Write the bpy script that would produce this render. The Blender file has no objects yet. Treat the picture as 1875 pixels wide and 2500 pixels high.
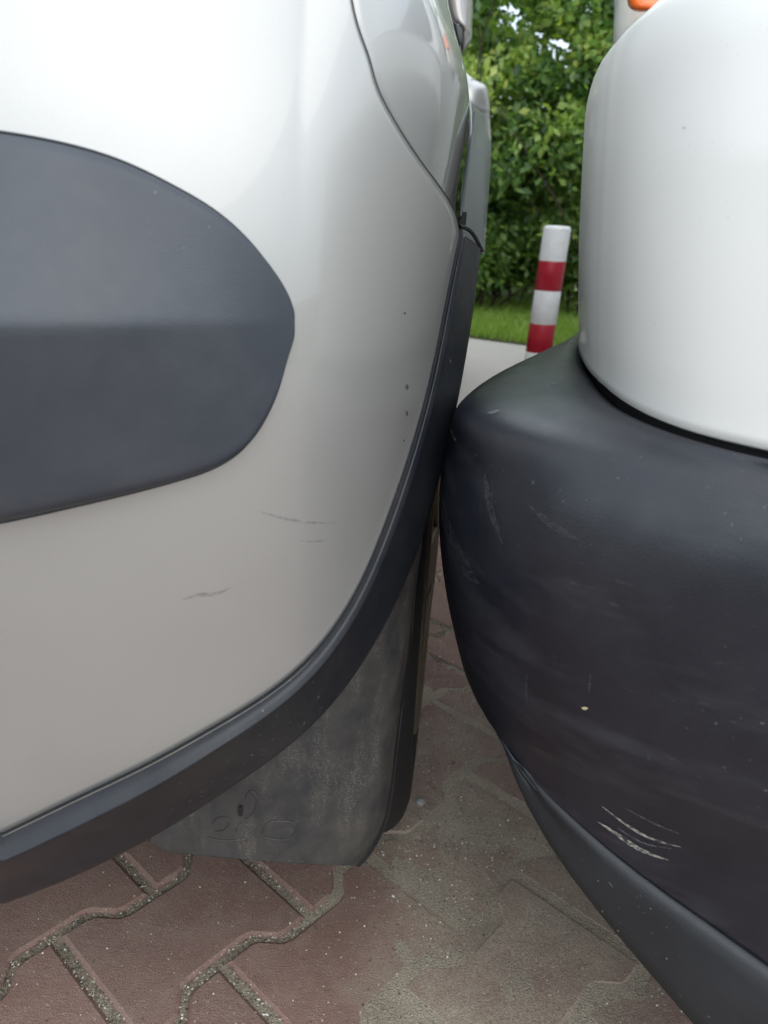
import bpy, math, random
import numpy as np
from mathutils import Vector, Matrix
from mathutils.bvhtree import BVHTree
random.seed(4); rng = np.random.default_rng(4)
scn = bpy.context.scene; COL = scn.collection

# ------------------------------------------------------------------ camera, world, sun, exposure
CAM_H = .68; PITCH = math.radians(20.5); ROLL = math.radians(3.0); FPX = 1878.0
_f = np.array([0, math.cos(PITCH), -math.sin(PITCH)]); _r = np.array([1., 0, 0]); _u = np.array([0, math.sin(PITCH), math.cos(PITCH)])
CR = math.cos(ROLL)*_r + math.sin(ROLL)*_u; CU = math.cos(ROLL)*_u - math.sin(ROLL)*_r; CC = np.array([0, 0, CAM_H])
cam = bpy.data.cameras.new('camera'); camo = bpy.data.objects.new('camera', cam); COL.objects.link(camo)
camo.matrix_world = Matrix(((CR[0], CU[0], -_f[0], 0), (CR[1], CU[1], -_f[1], 0), (CR[2], CU[2], -_f[2], CAM_H), (0, 0, 0, 1)))
cam.sensor_fit = 'VERTICAL'; cam.sensor_height = 36; cam.lens = FPX/2500*36
cam.clip_start = .02; cam.clip_end = 500
cam.dof.use_dof = True; cam.dof.focus_distance = .62; cam.dof.aperture_fstop = 9.5
scn.camera = camo

world = bpy.data.worlds.new('World'); scn.world = world; world.use_nodes = True
nt = world.node_tree; nt.nodes.clear()
sky = nt.nodes.new('ShaderNodeTexSky'); sky.sky_type = 'NISHITA'; sky.sun_disc = False
SUN_EL, SUN_ROT = 48, 150
sky.sun_elevation = math.radians(SUN_EL); sky.sun_rotation = math.radians(SUN_ROT)
tc = nt.nodes.new('ShaderNodeTexCoord'); nz = nt.nodes.new('ShaderNodeTexNoise'); nz.inputs['Scale'].default_value = 2.2; nz.inputs['Detail'].default_value = 5
rp = nt.nodes.new('ShaderNodeValToRGB'); rp.color_ramp.elements[0].position = .35; rp.color_ramp.elements[0].color = (5.2, 6.1, 7.0, 1)
rp.color_ramp.elements[1].position = .7; rp.color_ramp.elements[1].color = (9.8, 10.4, 10.7, 1)
mx = nt.nodes.new('ShaderNodeMix'); mx.data_type = 'RGBA'; mx.inputs['Factor'].default_value = .85
bg = nt.nodes.new('ShaderNodeBackground'); bg.inputs['Strength'].default_value = .14
wo = nt.nodes.new('ShaderNodeOutputWorld')
L = nt.links.new
L(tc.outputs['Generated'], nz.inputs['Vector']); L(nz.outputs['Fac'], rp.inputs['Fac'])
L(sky.outputs[0], mx.inputs[6]); L(rp.outputs[0], mx.inputs[7]); L(mx.outputs[2], bg.inputs[0]); L(bg.outputs[0], wo.inputs[0])
sun = bpy.data.lights.new('sun', 'SUN'); sun.energy = .9; sun.angle = math.radians(70); sun.color = (1, .96, .9)
suno = bpy.data.objects.new('sun', sun); COL.objects.link(suno)
_az = math.radians(SUN_ROT); _el = math.radians(SUN_EL)
sd = Vector((math.sin(_az)*math.cos(_el), math.cos(_az)*math.cos(_el), math.sin(_el)))
suno.rotation_euler = sd.to_track_quat('Z', 'Y').to_euler()
scn.view_settings.view_transform = 'Standard'; scn.view_settings.look = 'None'
scn.view_settings.exposure = 0.85; scn.view_settings.gamma = 1
scn.cycles.max_bounces = 8; scn.cycles.use_denoising = True

# ------------------------------------------------------------------ helpers
def ray(px, py): return _f + CR*((px-937.5)/FPX) + CU*((1250-py)/FPX)
def proj(P):
    q = np.asarray(P)-CC; d = q@_f
    return 937.5+FPX*(q@CR)/d, 1250-FPX*(q@CU)/d
def at(px, py, d): return CC + ray(px, py)*d
def atz(px, py, z): r = ray(px, py); return CC + r*((z-CAM_H)/r[2])
def mesh(name, V, Fc, mat, parent=None, smooth=True, **kw):
    me = bpy.data.meshes.new(name); me.from_pydata([tuple(map(float, v)) for v in V], [], [tuple(map(int, f)) for f in Fc]); me.update()
    if smooth: me.polygons.foreach_set('use_smooth', [True]*len(me.polygons))
    o = bpy.data.objects.new(name, me); COL.objects.link(o)
    if mat: me.materials.append(mat)
    if parent: o.parent = parent
    for k, v in kw.items(): o[k] = v
    return o
def thing(name, label, cat, loc=(0, 0, 0), group=None):
    o = bpy.data.objects.new(name, None); COL.objects.link(o); o.location = loc; o.empty_display_size = .1
    o['label'] = label; o['category'] = cat
    if group: o['group'] = group
    return o
def own(o, parent):      # parent keeping world placement (parent has translation / z rotation only)
    bpy.context.view_layer.update(); o.parent = parent; o.matrix_parent_inverse = parent.matrix_world.inverted(); return o
def grid_faces(n, m, flip=False):
    F = []
    for i in range(n-1):
        for j in range(m-1):
            a = i*m+j; q = (a, a+1, a+m+1, a+m); F.append(q[::-1] if flip else q)
    return F
def gridobj(name, G, mat, parent=None, flip=False, thick=0, uv=True, **kw):
    n, m = G.shape[:2]
    # wind the faces so that the outside (the side seen from the gap between the cars) is the front
    c = (G[:-1, :-1]+G[1:, 1:])/2; nn = np.cross(G[:-1, 1:]-G[:-1, :-1], G[1:, :-1]-G[:-1, :-1]); v = CC-c; w = (nn*v).sum(-1)/((v*v).sum(-1)+1e-6)**1.5
    flip = w.sum() < 0
    o = mesh(name, G.reshape(-1, 3), grid_faces(n, m, flip), mat, parent, **kw)
    if thick:
        s = o.modifiers.new('thickness', 'SOLIDIFY'); s.thickness = thick; s.offset = -1
    return o
def spl(x, y, xq):       # natural cubic spline
    x = np.asarray(x, float); y = np.asarray(y, float); n = len(x); h = np.diff(x); A = np.eye(n); b = np.zeros((n,)+y.shape[1:])
    for i in range(1, n-1):
        A[i, i-1] = h[i-1]; A[i, i] = 2*(h[i-1]+h[i]); A[i, i+1] = h[i]
        b[i] = 6*((y[i+1]-y[i])/h[i]-(y[i]-y[i-1])/h[i-1])
    m = np.linalg.solve(A, b); k = np.clip(np.searchsorted(x, xq)-1, 0, n-2); t = xq-x[k]; hk = h[k]
    if y.ndim > 1: t = t[:, None]; hk = hk[:, None]
    return y[k]+t*((y[k+1]-y[k])/hk-hk*(2*m[k]+m[k+1])/6)+t*t*m[k]/2+t**3*(m[k+1]-m[k])/(6*hk)
def curve(P, n):         # smooth open curve resampled evenly
    P = np.asarray(P, float); k = np.r_[0, np.cumsum(np.linalg.norm(np.diff(P, axis=0), axis=1))]
    Q = spl(k, P, np.linspace(0, k[-1], n*4)); k = np.r_[0, np.cumsum(np.linalg.norm(np.diff(Q, axis=0), axis=1))]
    s = np.linspace(0, k[-1], n); return np.stack([np.interp(s, k, Q[:, i]) for i in range(P.shape[1])], 1)
def coons(b, t, l, r):   # b,t: along u (n), l,r: along v (m)
    n, m = len(b), len(l); u = np.linspace(0, 1, n)[None, :, None]; v = np.linspace(0, 1, m)[:, None, None]
    return ((1-v)*b[None]+v*t[None]+(1-u)*l[:, None]+u*r[:, None]
            -((1-u)*(1-v)*b[0]+u*(1-v)*b[-1]+(1-u)*v*t[0]+u*v*t[-1]))
def tube(P, rad, n=8, taper=False):
    P = np.asarray(P); T = np.gradient(P, axis=0); T /= np.linalg.norm(T, axis=1)[:, None]; G = []
    for p_, t_ in zip(P, T):
        e1 = np.cross(t_, [0, 1, .3]); e1 /= np.linalg.norm(e1); e2 = np.cross(t_, e1)
        G.append([p_+(e1*math.cos(a)+e2*math.sin(a))*rad for a in np.linspace(0, 2*math.pi, n+1)])
    return np.array(G)
def box(name, c, s, mat, parent=None, rz=0, bev=0.004, **kw):
    x, y, z = [q/2 for q in s]
    V = [(a*x, b*y, d*z) for a in (-1, 1) for b in (-1, 1) for d in (-1, 1)]
    F = [(0, 1, 3, 2), (4, 6, 7, 5), (0, 4, 5, 1), (2, 3, 7, 6), (0, 2, 6, 4), (1, 5, 7, 3)]
    ca, sa = math.cos(rz), math.sin(rz)
    V = [(c[0]+ca*v[0]-sa*v[1], c[1]+sa*v[0]+ca*v[1], c[2]+v[2]) for v in V]
    o = mesh(name, V, F, mat, parent, smooth=False, **kw)
    if bev:
        b = o.modifiers.new('bevel', 'BEVEL'); b.width = bev; b.segments = 3
    return o
def prism(name, poly, w0, w1, M, mat, parent=None, bev=.03, **kw):   # side outline (y,z) extruded over x w0..w1, placed by M
    n = len(poly); V = [M@Vector((w, y, z)) for w in (w0, w1) for y, z in poly]
    F = [tuple(range(n))[::-1], tuple(range(n, 2*n))]+[(i, (i+1) % n, n+(i+1) % n, n+i) for i in range(n)]
    o = mesh(name, V, F, mat, parent, smooth=False, **kw)
    if bev:
        b = o.modifiers.new('bevel', 'BEVEL'); b.width = bev; b.segments = 4; b.limit_method = 'ANGLE'
        o.data.polygons.foreach_set('use_smooth', [True]*len(o.data.polygons))
    return o
def lathe(prof, n, axis_o, ax, mat, name, parent=None, a0=0, **kw):     # prof (radius, along), ax along axis
    ax = np.asarray(ax, float); ax /= np.linalg.norm(ax); e1 = np.cross(ax, [0, 0, 1.]) if abs(ax[2]) < .9 else np.array([1., 0, 0]); e1 /= np.linalg.norm(e1); e2 = np.cross(ax, e1)
    V = []; o = np.asarray(axis_o, float)
    for r, h in prof:
        for k in range(n):
            a = 2*math.pi*k/n+a0; V.append(o+ax*h+(e1*math.cos(a)+e2*math.sin(a))*r)
    F = [(i*n+k, i*n+(k+1) % n, (i+1)*n+(k+1) % n, (i+1)*n+k) for i in range(len(prof)-1) for k in range(n)]
    return mesh(name, V, F, mat, parent, **kw)

# ------------------------------------------------------------------ materials
class N:
    def __init__(s, name):
        s.m = bpy.data.materials.new(name); s.m.use_nodes = True; s.t = s.m.node_tree; s.b = s.t.nodes['Principled BSDF']; s.out = s.t.nodes['Material Output']
    def n(s, typ, **kw):
        k = s.t.nodes.new('ShaderNode'+typ)
        for a, v in kw.items():
            if a.startswith('i_'): k.inputs[a[2:].replace('_', ' ')].default_value = v
            else: setattr(k, a, v)
        return k
    def l(s, a, b): s.t.links.new(a, b)
    def pos(s): return s.n('NewGeometry').outputs['Position']
    def obj(s): return s.n('TexCoord').outputs['Object']
    def noise(s, scale, detail=4, vec=None, rough=.55, dist=0, out='Fac'):
        k = s.n('TexNoise', i_Scale=scale, i_Detail=detail, i_Roughness=rough, i_Distortion=dist)
        s.l(vec or s.pos(), k.inputs['Vector']); return k.outputs[out]
    def ramp(s, fac, stops):
        k = s.n('ValToRGB'); e = k.color_ramp.elements
        while len(e) < len(stops): e.new(.5)
        for q, (p, c) in zip(e, stops):
            q.position = p; q.color = (c, c, c, 1) if isinstance(c, (int, float)) else (*c, 1)
        s.l(fac, k.inputs['Fac']); return k.outputs['Color']
    def mix(s, f, a, b, mode='MIX'):
        k = s.n('Mix', data_type='RGBA', blend_type=mode)
        for v, i in ((f, 0), (a, 6), (b, 7)):
            if hasattr(v, 'default_value') and hasattr(v, 'links'): s.l(v, k.inputs[i])
            elif i == 0: k.inputs[0].default_value = v
            else: k.inputs[i].default_value = (*v, 1)
        return k.outputs[2]
    def math(s, op, a, b=0, c=0):
        k = s.n('Math', operation=op)
        for v, i in ((a, 0), (b, 1), (c, 2)):
            if hasattr(v, 'links'): s.l(v, k.inputs[i])
            else: k.inputs[i].default_value = v
        return k.outputs[0]
    def stretch(s, sx, sy, sz, vec=None, rot=(0, 0, 0)):
        k = s.n('Mapping'); k.inputs['Scale'].default_value = (sx, sy, sz); k.inputs['Rotation'].default_value = rot; s.l(vec or s.pos(), k.inputs['Vector']); return k.outputs[0]
    def bump(s, h, st=.2, dist=.001):
        k = s.n('Bump', i_Strength=st, i_Distance=dist); s.l(h, k.inputs['Height']); s.l(k.outputs[0], s.b.inputs['Normal']); return k
    def set(s, **kw):
        for k, v in kw.items():
            i = s.b.inputs[k.replace('_', ' ')]
            if hasattr(v, 'links'): s.l(v, i)
            else: i.default_value = (*v, 1) if isinstance(v, tuple) and len(v) == 3 else v
        return s
def mat_paint(name, col, metal, rough, coat, coat_r, dust=(.30, .26, .21), dust_amt=.35):
    s = N(name)
    # road film: finer and denser low on the panel, broken by noise
    sep = s.n('SeparateXYZ'); s.l(s.pos(), sep.inputs[0])
    low = s.n('MapRange'); s.l(sep.outputs[2], low.inputs[0]); low.inputs[1].default_value = .68; low.inputs[2].default_value = .30
    d = s.math('MULTIPLY', low.outputs[0], s.ramp(s.noise(9, 6), [(.3, .35), (.75, 1)]))
    d = s.math('MULTIPLY', d, dust_amt)
    sp = s.ramp(s.noise(420, 1), [(.74, 0), (.80, 1)]); spm = s.math('MULTIPLY', sp, s.ramp(s.noise(5, 2), [(.45, 0), (.6, .6)]))
    fl = s.n('TexVoronoi', i_Scale=2600.); s.l(s.pos(), fl.inputs['Vector'])
    c = s.mix(d, col, dust); c = s.mix(spm, c, (.42, .38, .32))
    c = s.mix(.03, c, fl.outputs['Color'], 'OVERLAY')
    s.set(Base_Color=c, Metallic=s.math('MULTIPLY', s.math('SUBTRACT', 1, d), metal), Roughness=s.math('ADD', s.math('MULTIPLY', d, .5), rough), Coat_Weight=coat, Coat_Roughness=s.math('ADD', s.math('MULTIPLY', d, .35), coat_r))
    s.bump(s.math('ADD', s.noise(55, 3), s.math('MULTIPLY', s.noise(1400, 2), .10)), .09, .0010)
    return s.m
def mat_plastic(name, col, rough, grain=900, fade=(.13, .13, .14), fade_amt=.5, dust=0, spec=.5, streak=None, speck=.7, drip=0):
    s = N(name)
    f = s.ramp(s.noise(7, 6, rough=.65), [(.35, 0), (.75, 1)]); f = s.math('MULTIPLY', f, fade_amt)
    c = s.mix(f, col, fade)
    if streak:      # long soft rub marks
        st = s.ramp(s.noise(1, 5, s.stretch(9, 9, 34, rot=streak), rough=.6), [(.52, 0), (.72, 1)])
        c = s.mix(s.math('MULTIPLY', st, .16), c, (.11, .115, .125))
        sc = s.ramp(s.noise(1, 3, s.stretch(60, 60, 220, rot=(.5, .3, 0))), [(.66, 0), (.9, 1)])
        c = s.mix(s.math('MULTIPLY', s.math('MULTIPLY', sc, s.ramp(s.noise(6, 3), [(.5, 0), (.65, 1)])), .2), c, (.3, .3, .29))
    sp = s.ramp(s.noise(300, 1), [(.73, 0), (.78, 1)]); spm = s.math('MULTIPLY', sp, s.ramp(s.noise(8, 2), [(.5, 0), (.62, speck)]))
    c = s.mix(spm, c, (.28, .27, .25))
    if drip:     # dried splashes and run marks with a fine grainy edge
        dr = s.ramp(s.noise(1, 6, s.stretch(55, 55, 14), rough=.7), [(.46, 0), (.66, 1)]); fn = s.ramp(s.noise(650, 2), [(.42, 0), (.62, 1)])
        c = s.mix(s.math('MULTIPLY', s.math('MULTIPLY', dr, fn), drip), c, (.22, .20, .165))
        c = s.mix(s.math('MULTIPLY', s.ramp(s.noise(30, 5), [(.55, 0), (.7, 1)]), .7), c, (.012, .016, .024))
    if dust:
        dn = s.ramp(s.noise(26, 8, rough=.7), [(.25, 0), (.62, 1)]); c = s.mix(s.math('MULTIPLY', dn, dust), c, (.25, .215, .165))
    r = s.math('ADD', rough, s.math('MULTIPLY', s.math('SUBTRACT', s.noise(30, 5), .5), .25))
    s.set(Base_Color=c, Roughness=r, Specular_IOR_Level=spec)
    s.bump(s.noise(grain, 3), .25, .0006)
    return s.m
def plain(name, col, rough=.6, metal=0, **kw):
    s = N(name); s.set(Base_Color=s.mix(s.noise(40, 4), tuple(c*.8 for c in col), tuple(min(1, c*1.2) for c in col)), Roughness=rough, Metallic=metal, **kw); s.bump(s.noise(200, 3), .15, .001); return s.m

M_SIL = mat_paint('silver_paint', (.368, .362, .351), .62, .41, .75, .025, dust_amt=.34)
M_WHT = mat_paint('white_paint', (.77, .765, .74), 0, .55, .35, .10, dust_amt=.10)
M_INS = mat_plastic('insert_plastic', (.030, .036, .047), .38, 1100, (.070, .074, .084), .85, speck=.35)
M_TRIM = mat_plastic('arch_plastic', (.004, .006, .011), .38, 1000, (.010, .014, .022), .6, dust=.05, spec=.4)
M_VAL = mat_plastic('valance_plastic', (.022, .025, .030), .55, 800, (.055, .056, .055), .7, dust=.32)
M_BMP = mat_plastic('bumper_plastic', (.0035, .0045, .010), .34, 1000, (.022, .024, .031), .85, speck=.25, streak=(.35, .25, .2))
M_CHIN = mat_plastic('chin_plastic', (.009, .011, .014), .55, 800, (.026, .029, .033), .7)
M_FLAP = mat_plastic('flap_rubber', (.008, .011, .017), .52, 420, (.020, .023, .028), .9, dust=.17, drip=.4)
M_TYRE = plain('tyre_rubber', (.007, .007, .008), .7)
M_RIM = plain('dusty_alloy', (.17, .145, .105), .5, .5)
M_DARK = plain('dark_void', (.010, .010, .011), .8)
M_SEAL = plain('rubber_seal', (.012, .014, .018), .5)
M_GREY = mat_paint('grey_green_paint', (.10, .115, .115), .1, .34, .3, .15)
M_GLASS = plain('tinted_glass', (.015, .02, .02), .05)
M_ORANGE = N('orange_lens').set(Base_Color=(.9, .16, .02), Roughness=.2, Coat_Weight=.5).m
M_HOUS = plain('pale_housing', (.60, .62, .56), .35)

def sand_nodes(s, p):
    g1 = s.noise(560, 3, p, .7); g2 = s.noise(1300, 1, p)
    c = s.ramp(g1, [(.30, (.05, .045, .038)), (.42, (.31, .27, .21)), (.60, (.49, .43, .34)), (.72, (.62, .56, .47))])
    c = s.mix(.35, c, s.ramp(g2, [(.35, (.10, .09, .075)), (.65, (.43, .38, .31))]))
    return s.mix(1., c, s.ramp(s.noise(11, 6, p, .65), [(.3, (.72, .66, .64)), (.7, (1.12, 1.1, 1.05))]), 'MULTIPLY')
def mat_paver():
    s = N('red_concrete'); p = s.pos(); inf = s.n('ObjectInfo')
    base = s.mix(s.noise(14, 6, p), (.125, .056, .045), (.195, .095, .075))
    tone = s.ramp(inf.outputs['Random'], [(0, (.80, .80, .84)), (1, (1.15, 1.12, 1.1))]); base = s.mix(1., base, tone, 'MULTIPLY')
    base = s.mix(s.ramp(s.noise(900, 1, p), [(.60, 0), (.74, .8)]), base, (.34, .22, .17))
    base = s.mix(s.ramp(s.noise(520, 1, p), [(.26, 1), (.32, 0)]), base, (.03, .02, .02)); base = s.mix(s.ramp(s.noise(380, 2, p, .8), [(.62, 0), (.68, .8)]), base, (.38, .30, .25)); base = s.mix(s.ramp(s.noise(30, 7, p, .75), [(.45, 0), (.75, .45)]), base, (.30, .25, .20))
    base = s.mix(s.ramp(s.noise(260, 1, s.stretch(1, 1, 1, p)), [(.72, 0), (.75, 1)]), base, (.50, .43, .35))
    # blown sand lying on the stones where cars roll between the two vehicles, and thin everywhere
    sep = s.n('SeparateXYZ'); s.l(p, sep.inputs[0])
    ex = s.math('SUBTRACT', sep.outputs[0], s.math('ADD', .13, s.math('MULTIPLY', sep.outputs[1], .02)))
    band = s.math('SUBTRACT', 1, s.math('MULTIPLY', s.math('MULTIPLY', ex, ex), 36.))
    ey = s.math('SUBTRACT', sep.outputs[1], .60); band = s.math('SUBTRACT', band, s.math('MULTIPLY', s.math('MULTIPLY', ey, ey), 4.5))
    msk = s.math('ADD', band, s.math('MULTIPLY', s.math('SUBTRACT', s.noise(9, 7, p, .68), .5), 3.4))
    a = s.ramp(msk, [(.05, 0.06), (.5, .5), (.95, .88)])
    grit = s.ramp(s.noise(450, 3, p), [(.35, .55), (.6, 1)])
    a = s.math('MULTIPLY', a, grit)
    # soft grey dust film further off
    c = s.mix(s.ramp(s.noise(5, 5, p), [(.3, .14), (.75, .48)]), base, (.36, .25, .205))
    c = s.mix(a, c, sand_nodes(s, p))
    s.set(Base_Color=c, Roughness=.88)
    h = s.math('ADD', s.noise(650, 3, p), s.math('MULTIPLY', s.noise(120, 3, p), .6))
    s.bump(h, .8, .0018)
    return s.m
def mat_sand():
    s = N('joint_sand'); p = s.pos(); s.set(Base_Color=sand_nodes(s, p), Roughness=.95)
    s.bump(s.noise(500, 4, p), .9, .003); return s.m
M_PAV = mat_paver(); M_SAND = mat_sand()
def mat_conc():
    s = N('pale_concrete'); p = s.pos()
    s.set(Base_Color=s.mix(s.noise(3, 8, p), (.40, .365, .34), (.50, .465, .435)), Roughness=.9); s.bump(s.noise(150, 4, p), .3, .003); return s.m
def mat_leaf(name, cols, tr=.35):
    s = N(name); at_ = s.n('Attribute', attribute_name='var')
    n = len(cols); c = s.ramp(at_.outputs['Fac'], [(i/(n-1), q) for i, q in enumerate(cols)])
    s.set(Base_Color=c, Roughness=.42, Specular_IOR_Level=.5)
    t = s.n('BsdfTranslucent'); s.l(s.mix(1., c, (1.5, 1.7, .6), 'MULTIPLY'), t.inputs['Color'])
    m = s.n('MixShader'); m.inputs[0].default_value = tr; s.l(s.b.outputs[0], m.inputs[1]); s.l(t.outputs[0], m.inputs[2]); s.l(m.outputs[0], s.out.inputs[0]); return s.m

# ------------------------------------------------------------------ ground
gm = N('far_ground'); p = gm.pos(); gm.set(Base_Color=gm.mix(gm.noise(.6, 6, p), (.05, .075, .02), (.09, .12, .035)), Roughness=.95)
mesh('ground', [(-250, -250, -.09), (250, -250, -.09), (250, 250, -.09), (-250, 250, -.09)], [(0, 1, 2, 3)], gm.m, smooth=False, kind='structure')
FAR = 2.40
pave = mesh('pavement', [(-5, -3, -.0045), (5, -3, -.0045), (5, FAR+.1, -.0045), (-5, FAR+.1, -.0045)], [(0, 1, 2, 3)], M_SAND, smooth=False, kind='structure')
PER, ROW, AMP = .198, .140, .0125
ANG = math.radians(48.5)
A0 = atz(130, 2283, 0)[:2]
def paver_outline(g=.0045):
    h = PER/2-g; w = ROW/2+AMP-g; v = ROW/2-AMP-g; a = .030; b = .050
    P = [(-h, -w), (-.067, -w), (-.058, -w+.003), (-.041, -v-.003), (-.032, -v), (.032, -v), (.041, -v-.003), (.058, -w+.003), (.067, -w), (h, -w)]
    return P+[(-x, -y) for x, y in P]
def paver_mesh():
    me = bpy.data.meshes.new('paver'); O = paver_outline(); n = len(O)
    I = []
    for i in range(n):
        p0, p1, p2 = (np.array(O[(i+k-1) % n]) for k in range(3))
        e1 = (p1-p0)/np.linalg.norm(p1-p0); e2 = (p2-p1)/np.linalg.norm(p2-p1); nn = np.array([-e1[1]-e2[1], e1[0]+e2[0]]); nn /= max(.3, 1+e1@e2)
        I.append(p1+nn*.0040)
    V = [(x, y, 0) for x, y in I]+[(x, y, -.0032) for x, y in O]+[(x, y, -.05) for x, y in O]
    F = [tuple(range(n))]+[(i+n, (i+1) % n+n, (i+1) % n, i) for i in range(n)]+[(i+2*n, (i+1) % n+2*n, (i+1) % n+n, i+n) for i in range(n)]
    me.from_pydata(V, [], F); me.materials.append(M_PAV); me.update(); return me
PM = paver_mesh(); cA, sA = math.cos(ANG), math.sin(ANG); spots = []
# joint A (end joint of a stone in the row below line 1) meets the line at +AMP
for k in range(-60, 60):
    for i in range(-60, 60):
        u = (i+.5)*PER+(k % 2)*PER/2; v = -AMP-ROW/2-k*ROW
        v = -(k+.5)*ROW-AMP
        x = A0[0]+cA*u-sA*v; y = A0[1]+sA*u+cA*v
        if -3.2 < x < 3.2 and -2 < y < FAR: spots.append((x, y))
near = [s for s in spots if -1.3 < s[0] < 1.3 and .05 < s[1] < FAR-.1]
def vis(s):
    a, b = proj((s[0], s[1], 0)); return -250 < a < 1750 and 900 < b < 2850
near.sort(key=lambda s: (not vis(s), math.hypot(s[0], s[1]-.2))); near = near[:280]; nset = set(near)
for x, y in near:
    o = bpy.data.objects.new('paver', PM); COL.objects.link(o); o.parent = pave
    o.location = (x, y, random.uniform(-.0012, .0012)); o.rotation_euler = (random.uniform(-.004, .004), random.uniform(-.004, .004), ANG+random.choice((0, math.pi))+random.uniform(-.008, .008))
V = []; Fc = []; bv = [v.co.copy() for v in PM.vertices]; bf = [tuple(p.vertices) for p in PM.polygons]
for x, y in spots:
    if (x, y) in nset: continue
    R = Matrix.Translation((x, y, random.uniform(-.001, .001)))@Matrix.Rotation(ANG, 4, 'Z'); b0 = len(V)
    V += [R@v for v in bv]; Fc += [tuple(i+b0 for i in f) for f in bf]
mesh('outer_pavers', V, Fc, M_PAV, pave, smooth=False, kind='stuff')
M_CONC = mat_conc()
_g0 = atz(1165, 829, 0); _g1 = atz(1285, 846, 0); _gs = (_g1[1]-_g0[1])/(_g1[0]-_g0[0])
FE = lambda x: _g0[1]+_gs*(x-_g0[0])*np.exp(-abs(x)/8)
mesh('road', [(-40, FAR, .004), (40, FAR, .004), (40, 5.2, .004), (-40, 5.2, .004)], [(0, 1, 2, 3)], M_CONC, smooth=False, kind='structure')
# verge with grass blades
nx, ny = 160, 24
G = np.array([[(x, FE(x)+(y/ny)*5-.02, .012+.05*min(1, y/3)+.02*math.sin(x*2.1+y)*min(1, y/3)) for x in np.linspace(-20, 20, nx)] for y in range(ny+1)])
M_SOIL = plain('verge_soil', (.05, .06, .02), .95)
gridobj('grass_verge', G, M_SOIL, kind='structure')
def blades(x0, x1, y0, y1, n, h0, h1, w):
    V = []; F = []; A = []
    xs = rng.uniform(x0, x1, n); ys = rng.uniform(y0, y1, n)
    for x, y in zip(xs, ys):
        y = y+FE(x); a = rng.uniform(0, 6.28); hh = rng.uniform(h0, h1); ln = rng.uniform(.2, .8)*hh; b = rng.uniform(0, 6.28); ww = w*rng.uniform(.6, 1.3)
        dx, dy = math.cos(a)*ww, math.sin(a)*ww; lx, ly = math.cos(b)*ln, math.sin(b)*ln; z = .0+.04*min(1, max(0, (y-FE(x))/.6)); k = len(V)
        V += [(x-dx, y-dy, z), (x+dx, y+dy, z), (x+dx*.7+lx*.4, y+dy*.7+ly*.4, z+hh*.6), (x-dx*.7+lx*.4, y-dy*.7+ly*.4, z+hh*.6), (x+lx, y+ly, z+hh)]
        F += [(k, k+1, k+2, k+3), (k+3, k+2, k+4)]; A += [rng.random()]*5
    return V, F, A
M_GRASS = mat_leaf('grass_blade', [(.17, .27, .05), (.26, .38, .07), (.38, .48, .12)], .4)
V, F, A = blades(.1, 2.2, .0, 1.9, 26000, .05, .12, .0035)
V2, F2, A2 = blades(-8, 8, 0, 2.5, 16000, .06, .13, .008)
F += [tuple(i+len(V) for i in f) for f in F2]; V += V2; A += A2
g = mesh('grass', V, F, M_GRASS, kind='stuff', label='short bright green grass strip between the pale paving and the hedge', category='grass')
at_ = g.data.attributes.new('var', 'FLOAT', 'POINT'); at_.data.foreach_set('value', A)

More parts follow.
